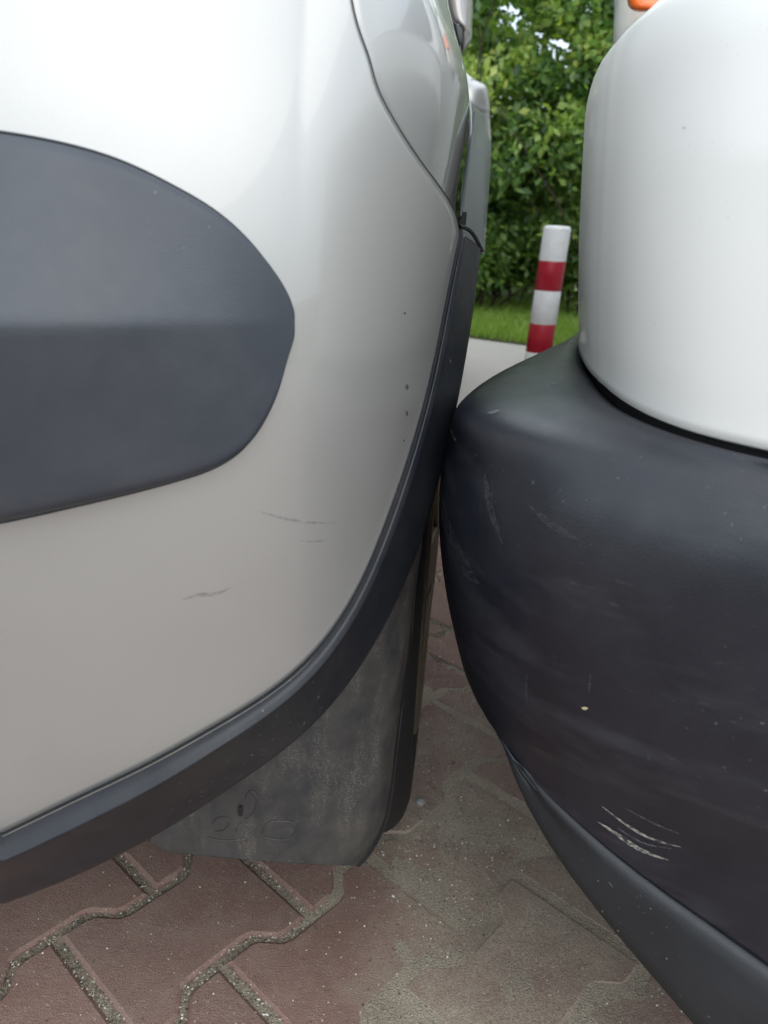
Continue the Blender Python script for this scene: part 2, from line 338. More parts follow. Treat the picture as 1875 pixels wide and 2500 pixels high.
# ------------------------------------------------------------------ hedge shrubs
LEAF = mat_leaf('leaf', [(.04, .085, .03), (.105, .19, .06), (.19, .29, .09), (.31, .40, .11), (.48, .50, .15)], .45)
BARK = plain('bark', (.06, .045, .03), .9)
def shrub(x, y, h, r, nclump, nleaf, ls, label, seed, depth=.75, topthin=0):
    g = np.random.default_rng(seed)
    t = thing('hedge_shrub', label, 'shrub', (x, y, 0), 'tall shrubs of the hedge behind the grass')
    V = []; F = []
    for k in range(9):           # stems
        a = g.uniform(0, 6.28); p0 = np.array([x+.12*math.cos(a), y+.12*math.sin(a), 0]); p = p0.copy(); d = np.array([.3*math.cos(a), .3*math.sin(a), 1.]); rad = .012+.008*g.random(); ring = []
        for s in range(9):
            b = len(V); V += [tuple(p+np.array([math.cos(q)*rad, math.sin(q)*rad, 0])) for q in np.linspace(0, 6.28, 6)[:-1]]; ring.append(b)
            d = d+g.normal(0, .3, 3)*[1, 1, .2]; p = p+d/np.linalg.norm(d)*h*.095; rad *= .84
        for s in range(8):
            F += [(ring[s]+q, ring[s]+(q+1) % 5, ring[s+1]+(q+1) % 5, ring[s+1]+q) for q in range(5)]
    own(mesh('trunk', V, F, BARK), t)
    # crown: leaf clumps on an uneven rounded volume, larger overhang on top, hollow and dark near the ground
    c = g.normal(size=(nclump, 3)); c /= np.linalg.norm(c, axis=1)[:, None]
    rr = g.uniform(.62, 1.06, nclump)**.6; c = c*rr[:, None]
    cz = h*.56+c[:, 2]*h*.47; cx = x+c[:, 0]*r; cy = y+c[:, 1]*r*depth
    wide = .93+.07*np.clip(cz/h*1.9, 0, 1); cx = x+(cx-x)*wide; cy = y+(cy-y)*wide
    keep = cz > .04
    if topthin: keep &= (g.random(nclump) > topthin*np.clip((cz-topthin_z)/(h-topthin_z), 0, 1))
    C = np.stack([cx, cy, cz], 1)[keep]; tone = g.random(len(C))
    per = nleaf//len(C); n = per*len(C)
    sz = g.uniform(.55, 1.35, len(C))
    P = np.repeat(C, per, 0)+g.normal(0, 1, (n, 3))*np.repeat(sz, per)[:, None]*[.10, .10, .07]
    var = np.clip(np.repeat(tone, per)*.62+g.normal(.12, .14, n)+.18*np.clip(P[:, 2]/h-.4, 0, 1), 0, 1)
    nr = g.normal(size=(n, 3))+[0, -.35, .75]; nr /= np.linalg.norm(nr, axis=1)[:, None]
    e = np.cross(nr, g.normal(size=(n, 3))); e /= np.linalg.norm(e, axis=1)[:, None]; w = np.cross(nr, e)
    s = (ls*g.uniform(.6, 1.3, n))[:, None]
    q = np.stack([P-e*s, P+w*s*.55+nr*s*.12, P+e*s, P-w*s*.55+nr*s*.12], 1).reshape(-1, 3)
    k = np.arange(n)*4; fa = np.stack([k, k+1, k+2], 1); fb = np.stack([k, k+2, k+3], 1); F = np.concatenate([fa, fb])
    me = bpy.data.meshes.new('crown'); me.vertices.add(len(q)); me.vertices.foreach_set('co', q.ravel()); me.loops.add(F.size); me.loops.foreach_set('vertex_index', F.ravel().astype(np.int32))
    me.polygons.add(len(F)); me.polygons.foreach_set('loop_start', np.arange(0, F.size, 3, dtype=np.int32)); me.update(calc_edges=True); me.validate()
    a_ = me.attributes.new('var', 'FLOAT', 'POINT'); a_.data.foreach_set('value', np.repeat(var, 4).astype(np.float32))
    me.materials.append(LEAF); o = bpy.data.objects.new('crown', me); COL.objects.link(o); own(o, t)
topthin_z = 1.3
shrub(.55, 6.2, 3.0, .95, 190, 34000, .034, 'leafy green hedge shrub rising beside the silver car flank', 1, topthin=.97)
shrub(1.45, 6.1, 2.9, .95, 190, 34000, .034, 'leafy hedge shrub directly behind the striped bollard', 2, topthin=.97)
shrub(1.0, 7.2, 1.95, 1.2, 190, 20000, .034, 'darker shrub standing deeper behind the other two in the gap', 3, topthin=.96)
shrub(2.4, 6.8, 3.0, 1.0, 200, 16000, .036, 'hedge shrub mostly hidden behind the white van body', 4)
shrub(1.1, 8.7, 1.5, 1.9, 200, 18000, .040, 'low dark bush closing the gap at the foot of the hedge', 5)
xs = [-.6, -2.0, -3.6, -5.4, 3.7, 5.2, 6.9]
for i, xx in enumerate(xs):
    shrub(xx, 7.0, 2.9+.3*math.sin(i*2.3), 1.2, 130, 7000, .055, 'wide hedge shrub standing %s beyond the %s' % (('first', 'second', 'third', 'fourth', 'first', 'second', 'third')[i], 'silver car on the left' if xx < 0 else 'white van on the right'), 10+i)

# ------------------------------------------------------------------ bollard
bp = ray(1330, 760); bt = CC+bp*2.62
bx, by = bt[0], bt[1]
t = thing('striped_bollard', 'round red and white banded metal bollard standing upright on the pale paving', 'bollard', (bx, by, 0))
M_BW = plain('bollard_white', (.93, .94, .93), .45); 
s_ = N('bollard_red'); s_.set(Base_Color=s_.mix(s_.ramp(s_.noise(14, 5), [(.4, 0), (.8, 1)]), (.42, .010, .028), (.52, .04, .06)), Roughness=.35); M_BR = s_.m
topz = atz(1342, 548, 0)
ztop = CAM_H+ray(1342, 550)[2]*(by/ray(1342, 550)[1])
tilt = Vector((math.tan(math.radians(1.9)), 0, 1)).normalized()
def stripe_z(py, px): r = ray(px, py); return CAM_H+r[2]*(by/r[1])
zs = [ztop, stripe_z(636, 1326), stripe_z(708, 1320), stripe_z(789, 1310), stripe_z(858, 1302)]
step = (zs[0]-zs[4])/4
while zs[-1]-step > .03: zs.append(zs[-1]-step)
zs.append(.004); RB = .0445
for i in range(len(zs)-1):
    z1, z0 = zs[i], zs[i+1]; zr = stripe_z(760, 1330)
    prof = [(RB-.0005, z0-zr), (RB, z0-zr+.001), (RB, z1-zr-.001), (RB-.0005, z1-zr)]
    if i == 0: prof = [(RB, z0-zr), (RB, z1-zr-.012), (RB-.002, z1-zr-.005), (RB-.007, z1-zr-.001), (RB-.015, z1-zr), (0.0001, z1-zr)]
    own(lathe(prof, 40, (bx, by, zr), tilt, M_BW if i % 2 == 0 else M_BR, 'white_band' if i % 2 == 0 else 'red_band'), t)
own(lathe([(.085, .0), (.085, .010), (.08, .013), (RB+.001, .013)], 40, (bx-.02, by, .004), (0, 0, 1), M_BW, 'base_plate'), t)

# ================================================================== SILVER CAR (left)
car = thing('parked_car', 'silver grey car on the left with dark oval bumper insert and rubber mud flap', 'car', (-.8, 1.0, 0))
YP = curve([(-1.72, .66), (-1.66, .50), (-1.45, .40), (-1.2, .355), (-.9, .335), (-.5, .332), (-.3, .340), (-.18, .355), (-.10, .378), (-.045, .412), (-.005, .458), (.020, .508), (.038, .565), (.051, .63), (.061, .70), (.069, .78), (.078, .88), (.09, 1.0)], 900)
KS = np.r_[0, np.cumsum(np.linalg.norm(np.diff(YP, axis=0), axis=1))]
OZ = np.array([(.14, .085), (.20, .05), (.25, .028), (.30, .012), (.35, .004), (.42, 0), (.50, -.001), (.58, .0), (.64, .003), (.68, .007), (.72, .015), (.76, .028), (.80, .044), (.85, .064), (.92, .092), (1.0, .12)])
def off(z): return spl(OZ[:, 0], OZ[:, 1], np.clip(z, .14, 1.0))
def gy(x): return np.interp(x, YP[:, 0], YP[:, 1])
def hit(px, py, dmax=1.0):
    r = ray(px, py); d = np.linspace(.25, dmax, 1501); P = CC+d[:, None]*r
    e = P[:, 1]-(gy(P[:, 0])+off(P[:, 2])*np.clip((.06-P[:, 0])*9, 0, 1)); k = np.where((e[:-1] < 0) & (e[1:] >= 0))[0]
    if len(k): k = k[0]; w = -e[k]/(e[k+1]-e[k]); return CC+(d[k]+w*(d[k+1]-d[k]))*r
    k = np.argmax(e); return CC+d[k]*r
def lift(P, h):    # move a surface point outwards along the local normal
    P = np.asarray(P, float); x, z = P[..., 0], P[..., 2]; e = .002
    fx = (gy(x+e)-gy(x-e))/(2*e); fx = np.clip(fx, -3, 30); fz = (off(z+e)-off(z-e))/(2*e)
    n = np.stack([fx, -np.ones_like(fx), fz], -1); n /= np.linalg.norm(n, axis=-1)[..., None]; return P+n*(h[..., None] if isinstance(h, np.ndarray) else h)
def onsurf(x, z): return np.stack([x, gy(x)+off(z)*np.clip((.06-x)*9, 0, 1), z], -1)
Bpx = [(1122, 572), (1107, 640), (1095, 690), (1078, 780), (1064, 870), (1036, 986), (1002, 1104), (968, 1206), (934, 1295), (889, 1418), (812, 1546), (735, 1638), (607, 1725), (505, 1781), (402, 1843), (300, 1896), (226, 1923), (141, 1968), (0, 2036)]
_B = curve(Bpx, 160)
for _ in range(140): _B[1:-1] = .25*_B[:-2]+.5*_B[1:-1]+.25*_B[2:]
B3 = np.array([hit(*p) for p in _B[::4]]+[hit(*_B[-1])])
SEAM = [(845, -140), (852, -60), (863, 17), (880, 80), (901, 139), (922, 211), (952, 274), (990, 338), (1036, 405), (1074, 456), (1112, 523), (1122, 572)]
S3 = np.array([hit(*p) for p in SEAM])
# bumper boundaries in (x, z)
left_z = B3[-1][2]
lo = np.concatenate([[(-1.70, left_z-.0), (-1.2, left_z-.012), (-.8, left_z-.012), (-.45, left_z-.008)], B3[::-1][:, [0, 2]]])
b = curve(lo, 260); r_ = curve(S3[::-1][:, [0, 2]], 120)
ztopb = r_[-1][1]; tcv = np.stack([np.linspace(-1.70, r_[-1][0], 260), np.full(260, ztopb)], 1)
# match spacing of top to bottom
f = (b[:, 0]-b[0, 0])/(b[-1, 0]-b[0, 0]); tcv[:, 0] = -1.70+f*(r_[-1][0]+1.70)
l_ = np.stack([np.full(120, -1.70), np.linspace(left_z, ztopb, 120)], 1)
# coons uses uniform parameters: blend with actual fraction along u
u = f[None, :, None]; v = np.linspace(0, 1, 120)[:, None, None]
XZ = (1-v)*b[None]+v*tcv[None]+(1-u)*l_[:, None]+u*r_[:, None]-((1-u)*(1-v)*b[0]+u*(1-v)*b[-1]+(1-u)*v*tcv[0]+u*v*tcv[-1])
BG = onsurf(XZ[..., 0], XZ[..., 1])
bumper = gridobj('bumper_cover', BG, M_SIL, car, thick=.003); bumper.parent = None; own(bumper, car)

# quarter panel (above/right of the seam), rolled inwards so its outline follows the photo
SIL = np.array([(1100, -160), (1091, 0), (1112, 84), (1129, 139), (1150, 211), (1158, 274), (1150, 345), (1142, 400), (1132, 460), (1126, 520), (1124, 572)], float)
qs = np.linspace(np.interp(-.12, YP[:, 0], KS), KS[-1], 260)
qx = np.interp(qs, KS, YP[:, 0]); qy = np.interp(qs, KS, YP[:, 1])
def sil_at(py): o = np.argsort(SIL[:, 1]); return np.interp(py, SIL[o, 1], SIL[o, 0])
shx = {}
def qrow(z, sh):
    w = np.clip((qs-qs[0])/(.30), 0, 1); w = w*w*(3-2*w)
    return np.stack([qx-sh*w, qy+off(np.full_like(qx, z))*np.clip((.06-qx)*9, 0, 1), np.full_like(qx, z)], 1)
def solve_sh(z):
    lo_, hi_ = -.05, .12
    for _ in range(30):
        m = (lo_+hi_)/2; R = qrow(z, m)[60:]; a, b_ = proj(R); sel = b_ > -250
        if (a-sil_at(b_))[sel].max(initial=-1) > 0: lo_ = m
        else: hi_ = m
    return m
zq = np.linspace(.665, .97, 70); sh = np.array([solve_sh(z) for z in zq]); 
sh = np.convolve(np.r_[[sh[0]]*3, sh, [sh[-1]]*3], np.ones(7)/7, 'valid')
QF = np.array([qrow(z, s) for z, s in zip(zq, sh)])
# start each row at the seam (matching the seam's pixel outline)
sx = np.array(curve(SEAM, 200))
rows = []
for R in QF:
    a, b_ = proj(R); e = a-np.interp(b_, sx[:, 1], sx[:, 0]); k = np.where((e[:-1] < 0) & (e[1:] >= 0))[0]
    k0 = k[0]+(-e[k[0]]/(e[k[0]+1]-e[k[0]])) if len(k) else 0
    i = np.linspace(k0-1.5, len(R)-1, 150); rows.append(np.stack([np.interp(i, np.arange(len(R)), R[:, c]) for c in range(3)], 1))
QG = np.array(rows)
QG[:, 0:2] += np.array([0, .0012, 0])
own(gridobj('quarter_panel', QG, M_SIL, None, thick=.003), car)
# dark gap line behind the seam
sc = np.array([lift(hit(*p), .0002) for p in curve(SEAM, 120)])
own(gridobj('seam_gap', tube(sc, .00026), plain('seam_shadow', (.05, .05, .05), .7), None), car)

# top of the bumper turning in under the tailgate, and the panel above the fender
tr_ = BG[-1]; sh_ = []
for k in np.linspace(0, 1, 14):
    q = tr_.copy(); q[:, 1] += .20*k; q[:, 2] += .012*math.sin(k*1.5); q[:, 0] -= .02*k; sh_.append(q)
own(gridobj('bumper_shelf', np.array(sh_), M_SIL, None, thick=.002), car)
qt = QG[-1]; sh_ = []
for k in np.linspace(0, 1, 14):
    q = qt.copy(); q[:, 0] = q[:, 0]*(1-k)+(-.14+.06*q[:, 1])*k; q[:, 2] += .05*math.sin(k*1.57); sh_.append(q)
own(gridobj('fender_shoulder', np.array(sh_), M_SIL, None, thick=.002), car)

# arch flare above the wheel, beyond the panel crease
def ctrl(rows, n=40, m=40):
    P = np.array([[at(*q) if len(q) == 3 else q[:3] for q in r] for r in rows]); A = np.array([curve(r, m) for r in P]); return np.stack([curve(A[:, j], n) for j in range(m)], 1)
FL = ctrl([
    [(1148, 250, .66), (1160, 262, .72), (1176, 275, .80), (1181, 290, .92), (1165, 300, 1.1)],
    [(1152, 300, .64), (1166, 306, .70), (1184, 318, .78), (1189, 330, .9), (1170, 340, 1.1)],
    [(1150, 340, .63), (1168, 345, .68), (1193, 352, .76), (1197, 360, .88), (1175, 370, 1.05)],
    [(1140, 420, .62), (1160, 425, .66), (1190, 428, .74), (1194, 432, .86), (1172, 440, 1.05)],
    [(1131, 480, .61), (1153, 488, .65), (1184, 500, .72), (1187, 505, .84), (1166, 512, 1.0)],
    [(1124, 578, .605), (1147, 592, .645), (1175, 613, .70), (1178, 620, .82), (1160, 620, 1.0)]], 50, 36)
own(gridobj('arch_flare', FL, M_GREY, None, thick=.002), car)
own(gridobj('flare_seal', tube(curve([at(1121, 553, .585), at(1135, 556, .60), at(1150, 566, .62), at(1163, 585, .65), at(1176, 612, .69)], 30), .0017), M_SEAL, None), car)
own(gridobj('crease_molding', tube(curve([at(1158, 276, .655), at(1150, 340, .63), at(1139, 420, .61), at(1129, 490, .60), at(1124, 530, .59)], 30), .0010), M_SEAL, None), car)
own(box('clip', at(1129, 533, .60), (.006, .006, .010), M_DARK, None, bev=.001), car)

# wheel arch trim / lower lip: from the silver edge outwards, bevel, crease, then the dark inner face
Cpx = [(1175, 608), (1171, 670), (1167, 717), (1154, 802), (1137, 890), (1121, 986), (1098, 1100), (1063, 1209), (1043, 1310), (1004, 1404), (966, 1490), (915, 1587), (864, 1669), (812, 1735), (761, 1792), (607, 1899), (505, 1971), (428, 2024), (300, 2089), (226, 2130), (113, 2178), (0, 2216)]
Bc = curve(Bpx, 160); Cc = curve(Cpx, 160)
for _ in range(140):
    for q_ in (Bc, Cc): q_[1:-1] = .25*q_[:-2]+.5*q_[1:-1]+.25*q_[2:]
s01 = np.linspace(0, 1, 160)
fc = .28+.12*np.clip(s01*1.6-.6, 0, 1)       # where the crease between light bevel and dark face runs
rows = []
for i in range(160):
    bpt = hit(*Bc[i]); bl = lift(bpt, .0); s_i = s01[i]
    # outer edge: flares out and away from the camera at the arch, tucks under along the bottom lip
    base_d = (bpt-CC)@_f; ex = .085*(1-s_i)**1.3+.022*s_i
    low = max(0, s_i-.45)/.55
    dC = base_d+ex*.8+.0*low
    if low > 0: dC = base_d+(.085*(1-s_i)**1.3+.022*s_i)*.8+.035*low
    Cp = at(*Cc[i], dC); k = fc[i]
    q = Bc[i]*(1-k)+Cc[i]*k; mid = at(*q, base_d+.06*(dC-base_d)*(1-low)-.004-.008*low)
    q2 = Bc[i]*(1-k*.5)+Cc[i]*k*.5; m1 = at(*q2, base_d-.004-.004*low)
    st = lift(bpt, -.004); e0 = lift(bpt, .0025)
    q3 = Bc[i]*(1-(k+1)/2)+Cc[i]*(k+1)/2; m2 = at(*q3, base_d+.48*(dC-base_d))
    ret = Cp+np.array([-.01-.02*low, .03, .004]); ret2 = ret+np.array([-.06*(1-low), .06, .01])
    rows.append([st, e0, e0*.5+m1*.5, m1, (m1+mid)/2, mid*.9+m1*.1, mid, mid*.9+m2*.1, m2, (m2+Cp)/2, Cp*.9+m2*.1, Cp, ret, ret2])
TG = np.array(rows)
ext = TG[-1:]+np.array([[-.25, .0, -.004]]); ext2 = TG[-1:]+np.array([[-1.2, .0, -.004]])
TG = np.concatenate([TG, ext, ext2])
tr = own(gridobj('arch_trim', TG, M_TRIM, None, flip=True), car)
ss = tr.modifiers.new('s', 'SUBSURF'); ss.levels = ss.render_levels = 1
# thin dusty lip between paint and trim
lip = np.array([lift(hit(*(p_+np.array([1.5, 1.0]))), .0028) for p_ in Bc]); own(gridobj('trim_lip', tube(lip, .0006), M_VAL, None), car)

# oval bumper insert
OV = [(0, 322), (149, 349), (298, 394), (423, 454), (522, 513), (597, 578), (661, 657), (696, 717), (711, 765), (714, 790), (710, 822), (696, 871), (671, 956), (641, 1025), (597, 1090), (537, 1135), (447, 1169), (298, 1209), (149, 1244), (0, 1276)]
top_ = [(-900, 305), (-500, 290), (-200, 300)]+OV[:10]; bot = [(-900, 1330), (-500, 1330), (-200, 1305)]+OV[::-1][:11]
tc_ = curve(top_, 160); bc_ = curve(bot, 160)
rows = []
for j in range(160):
    a, b_ = tc_[j], bc_[j]; col = []
    n = 40
    for i in range(n+1):
        w = i/n; q = a*(1-w)+b_*w; hgt = .0035
        h = hit(*q) if i in (0, n) else None
        col.append(hit(*q))
    rows.append(col)
OG = np.array(rows)
# relief: rounded edge, top half tilts back from a horizontal crease
u_ = np.linspace(0, 1, 160)[:, None]; w_ = np.linspace(0, 1, 41)[None]
_, py_ = proj(OG.reshape(-1, 3)); py_ = py_.reshape(160, 41)
edge = np.minimum(np.minimum(w_, 1-w_)*24, np.clip((1-u_)*40, 0, 1)); edge = np.clip(edge, 0, 1); edge = np.sqrt(1-(1-edge)**2)
ridge = np.where(py_ < 782, np.clip((py_-330)/452, 0, 1)**1.25, 1-.75*np.clip((py_-782)/500, 0, 1))*(lambda q: q*q*(3-2*q))(np.clip((1-u_)*1.9, 0, 1))
hgt = edge*.004+ridge*.026*np.clip(edge, 0, 1)
OG = lift(OG, hgt)
own(gridobj('trim_insert', OG, M_INS, None, flip=True), car)
edgeP = np.array([lift(hit(*q), .0004) for q in np.concatenate([tc_, bc_[::-1]])]); own(gridobj('insert_gap', tube(edgeP, .0006), M_SEAL, None), car)

# mud flap
FT = [(1034, 1300), (1020, 1380), (1011, 1460), (1005, 1540), (986, 1689), (971, 1812), (961, 1915), (954, 1992), (934, 2044), (908, 2082), (870, 2106)]
FB = [(980, 1420), (930, 1500), (860, 1600), (790, 1700), (700, 1810), (600, 1880), (520, 1930), (440, 2000), (385, 2060), (450, 2084)]
fr = curve(FT, 60); fl_ = curve([(990, 1300), (955, 1400), (890, 1500), (830, 1580), (760, 1680), (670, 1780), (560, 1860), (480, 1930), (400, 1990), (340, 2030), (367, 2058)], 60)
bt_ = curve([(367, 2058), (392, 2074), (454, 2086), (607, 2100), (735, 2109), (874, 2114)], 50)
rows = []
for i in range(60):
    w = np.linspace(0, 1, 50)[:, None]; q = fl_[i]*(1-w)+fr[i]*w
    if i > 40:       # blend to the bottom outline
        k = (i-40)/19; line = bt_; q = q*(1-k**2)+(line)*(k**2)
    rows.append(q)
FQ = np.array(rows); s_ = np.linspace(0, 1, 60)[:, None]; w_ = np.linspace(0, 1, 50)[None]
Yf = .495+.012*np.cos(s_*3)+.022*w_**2-.012*np.sin(w_*3.1)+0*s_
Yf = Yf+.02*np.clip((w_-.9)*10, 0, 1)**2
FG = np.zeros((60, 50, 3))
for i in range(60):
    for j in range(50):
        r = ray(*FQ[i, j]); FG[i, j] = CC+r*(Yf[i, j]/r[1])
own(gridobj('mud_flap', FG, M_FLAP, None, thick=.004), car)
E_ = FG[:, -1]; own(gridobj('flap_edge', tube(E_[2:], .0016), M_TRIM, None), car)
def surf_of(G_):
    t2 = BVHTree.FromPolygons([tuple(p_) for p_ in G_.reshape(-1, 3)], grid_faces(*G_.shape[:2]))
    def f(px, py, h):
        r = Vector(ray(px, py)).normalized(); loc, nn, _, _ = t2.ray_cast(Vector(CC), r)
        if loc is None: return at(px, py, .5)
        if nn.dot(r) > 0: nn = -nn
        return np.array(loc+nn*(h+.0003))
    return f
fsurf = surf_of(FG)
for pts in ([(520, 2010), (535, 1996), (560, 2004), (548, 2026), (525, 2030)], [(575, 2030), (590, 2010), (610, 2018), (622, 2040)], [(640, 2034), (650, 2012), (690, 2004), (722, 2014), (716, 2040), (680, 2050), (645, 2044)], [(505, 2045), (560, 2052), (600, 2046)], [(600, 1950), (612, 1930), (625, 1945), (618, 1985), (600, 2000)]):
    own(gridobj('moulded_mark', tube(np.array([fsurf(q[0], q[1], .0000) for q in curve(pts, 16)]), .0007), M_FLAP, None), car)
for (px, py, sx_, sz_) in ((588, 1978, .003, .009),):
    own(box('slot', fsurf(px, py, 0), (sx_, .004, sz_), M_DARK, None, bev=.001), car)

# wheels
HD = math.radians(5.0); fw = Vector((math.sin(HD), math.cos(HD), 0)); rt = Vector((math.cos(HD), -math.sin(HD), 0))
def wheel(c, rt, R, parent, spokes=7, sgn=1, rimm=None):
    rt = np.array(rt)*sgn; c = np.array(c, float)
    pr = [(R*.64, -.20), (R*.80, -.205), (R*.93, -.20), (R*.985, -.185), (R, -.15), (R, -.05), (R*.995, -.035), (R*.98, -.022), (R*.96, -.013), (R*.93, -.006), (R*.88, -.001), (R*.82, .000), (R*.74, -.002), (R*.68, -.006), (R*.66, -.02)]
    w = lathe(pr, 96, c, rt, M_TYRE, 'tyre'); own(w, parent)
    rm = lathe([(R*.64, -.19), (R*.56, -.16), (R*.56, -.02), (R*.57, -.004), (R*.60, .001), (R*.64, .002), (R*.67, .000), (R*.675, -.008)], 72, c, rt, rimm or M_RIM, 'rim'); own(rm, w)
    V = []; F = []
    e1 = np.cross(rt, [0, 0, 1.]); e2 = np.array([0, 0, 1.])
    for k in range(spokes):
        a = 2*math.pi*k/spokes+.2; d = e1*math.cos(a)+e2*math.sin(a); s_ = -e1*math.sin(a)+e2*math.cos(a); b0 = len(V)
        for (rr, ww, h0, h1) in ((.04, .030, -.05, .006), (R*.58, .022, -.035, -.001)):
            for sw, hh in ((-1, h0), (1, h0), (1, h1), (-1, h1)): V.append(c+d*rr+s_*ww*sw+rt*hh)
        F += [(b0, b0+1, b0+5, b0+4), (b0+1, b0+2, b0+6, b0+5), (b0+2, b0+3, b0+7, b0+6), (b0+3, b0, b0+4, b0+7), (b0+4, b0+5, b0+6, b0+7)]
    own(mesh('spokes', V, F, rimm or M_RIM, smooth=False), w)
    own(lathe([(.0001, -.02), (.035, -.022), (.045, -.03), (.05, -.08)], 32, c, rt, rimm or M_RIM, 'hub_cap'), w)
    return w
WC = Vector((.060, .845, .330))
wheel(WC, rt, .330, car)
wheel(WC-rt*1.66, rt, .325, car, sgn=-1)
wheel(WC+fw*2.55, rt, .325, car); wheel(WC+fw*2.55-rt*1.66, rt, .325, car, sgn=-1)
MC = Matrix.Translation((0, 0, 0))@Matrix.Rotation(-HD, 4, 'Z')
# body beyond the visible panels: upper shell, lower body, underbody, windows
up = [(.62, .70), (.60, .86), (.66, 1.02), (.80, 1.12), (1.02, 1.50), (1.2, 1.56), (2.6, 1.58), (3.3, 1.10), (4.15, .98), (4.25, .72)]
o = prism('body_shell', up, -1.72, -.15, MC, M_SIL, None, .05); own(o, car)
lowp = [(1.34, .28), (1.32, .72), (3.05, .72), (3.05, .28)]; own(prism('door_panel', lowp, -1.70, -.11, MC, M_SIL, None, .03), car)
own(prism('underbody', [(.56, .20), (.50, .34), (.50, .72), (4.1, .72), (4.15, .24)], -1.45, -.26, MC, M_DARK, None, .02), car)
own(prism('rear_window', [(.86, 1.16), (1.0, 1.45), (1.02, 1.45), (.90, 1.16)], -1.5, -.25, MC@Matrix.Translation((0, -.03, .0)), M_GLASS, None, 0), car)
for (a, b_) in ((1.25, 1.95), (2.0, 2.7)): own(prism('side_window', [(a, 1.12), (a+.05, 1.48), (b_-.05, 1.48), (b_+.1, 1.12)], -.155, -.146, MC, M_GLASS, None, 0), car)
own(prism('wheel_liner', [(.54, .36), (.55, .52), (.62, .64), (.75, .70), (1.1, .70), (1.25, .6), (1.3, .3), (1.29, .3), (1.24, .59), (1.09, .69), (.76, .69), (.63, .63), (.56, .51), (.55, .36)], -.26, -.05, MC, M_DARK, None, 0), car)
# door handle, a rounded grip standing off the door with its shaded slot put in as a dark patch in front
HG = ctrl([
    [(1075, -90, 1.15), (1110, -100, 1.10), (1140, -95, 1.12), (1150, -80, 1.2), (1120, -70, 1.35)],
    [(1080, -30, 1.15), (1115, -30, 1.09), (1143, -30, 1.12), (1150, -25, 1.2), (1120, -20, 1.35)],
    [(1088, 25, 1.15), (1120, 25, 1.09), (1144, 27, 1.12), (1150, 30, 1.2), (1120, 32, 1.35)],
    [(1100, 55, 1.15), (1128, 57, 1.09), (1145, 62, 1.12), (1150, 66, 1.2), (1120, 70, 1.35)],
    [(1126, 60, 1.14), (1131, 75, 1.10), (1142, 88, 1.12), (1147, 92, 1.2), (1120, 95, 1.35)],
    [(1124, 104, 1.14), (1129, 110, 1.11), (1136, 114, 1.13), (1140, 117, 1.2), (1120, 120, 1.35)],
    [(1126, 128, 1.15), (1128, 129, 1.13), (1130, 129, 1.15), (1132, 130, 1.2), (1120, 130, 1.35)]], 50, 24)
own(gridobj('door_handle', HG, mat_paint('handle_paint', (.30, .28, .265), .6, .3, .5, .08), None, thick=.002), car)
RC = ctrl([[(1106, 56, 1.07), (1113, 58, 1.06), (1121, 58, 1.07)], [(1110, 75, 1.07), (1117, 76, 1.06), (1124, 75, 1.07)], [(1116, 95, 1.07), (1121, 95, 1.06), (1126, 94, 1.07)], [(1121, 112, 1.07), (1124, 112, 1.065), (1126, 111, 1.07)]], 16, 10)
own(gridobj('handle_slot_shade', RC, M_SEAL, None, thick=.003), car)
# door mirror lobe further along the flank
MR = ctrl([
    [(1120, 172, 2.0), (1135, 176, 1.94), (1148, 186, 1.92), (1150, 190, 2.05), (1130, 190, 2.2)],
    [(1115, 195, 2.0), (1140, 198, 1.9), (1167, 203, 1.92), (1170, 206, 2.05), (1140, 206, 2.2)],
    [(1115, 225, 2.0), (1145, 228, 1.88), (1180, 232, 1.92), (1183, 235, 2.05), (1145, 235, 2.2)],
    [(1118, 258, 2.0), (1150, 260, 1.89), (1184, 262, 1.93), (1187, 264, 2.05), (1150, 264, 2.2)],
    [(1120, 270, 2.0), (1150, 272, 1.92), (1184, 276, 1.95), (1186, 278, 2.05), (1150, 278, 2.2)],
    [(1125, 345, 2.0), (1150, 345, 1.93), (1186, 345, 1.95), (1188, 345, 2.05), (1155, 345, 2.2)]], 50, 24)
own(gridobj('door_mirror', MR, M_SIL, None, thick=.002), car)

# small chips and scuffs on the bumper
def blob(name, pts, w0, mat, parent, surf, h=.0004, n=24):
    P = curve(pts, n); T = np.gradient(P, axis=0); T /= np.linalg.norm(T, axis=1)[:, None]; Nn = np.stack([-T[:, 1], T[:, 0]], 1)
    s = np.sin(np.linspace(.08, math.pi-.08, n))**.8; G = []
    for k in (-1, -.4, .4, 1): G.append([surf(*(P[i]+Nn[i]*k*w0*s[i]), h) for i in range(n)])
    o = gridobj(name, np.array(G), mat); return own(o, parent)
def lsurf(px, py, h): return lift(hit(px, py), h)
M_CHIP = plain('bare_chip', (.06, .055, .05), .8)
def mat_scuff(name, col, a0):
    s = N(name); s.set(Base_Color=col, Roughness=.6)
    t = s.n('BsdfTransparent'); m = s.n('MixShader'); a = s.ramp(s.noise(260, 5, s.stretch(1, 1, 2)), [(.35, 0), (.7, a0)])
    s.l(a, m.inputs[0]); s.l(t.outputs[0], m.inputs[1]); s.l(s.b.outputs[0], m.inputs[2]); s.l(m.outputs[0], s.out.inputs[0]); return s.m
M_SCUF = mat_scuff('dark_scuff', (.14, .14, .145), .40)
for p_, q_, w in (((985, 762), (988, 768), 2.5), ((992, 938), (993, 952), 3.4), ((991, 1002), (993, 1016), 2.6), ((984, 1073), (985, 1078), 2.)):
    blob('paint_chip', [p_, ((p_[0]+q_[0])/2+.5, (p_[1]+q_[1])/2), q_], w, M_CHIP, car, lsurf, n=8)
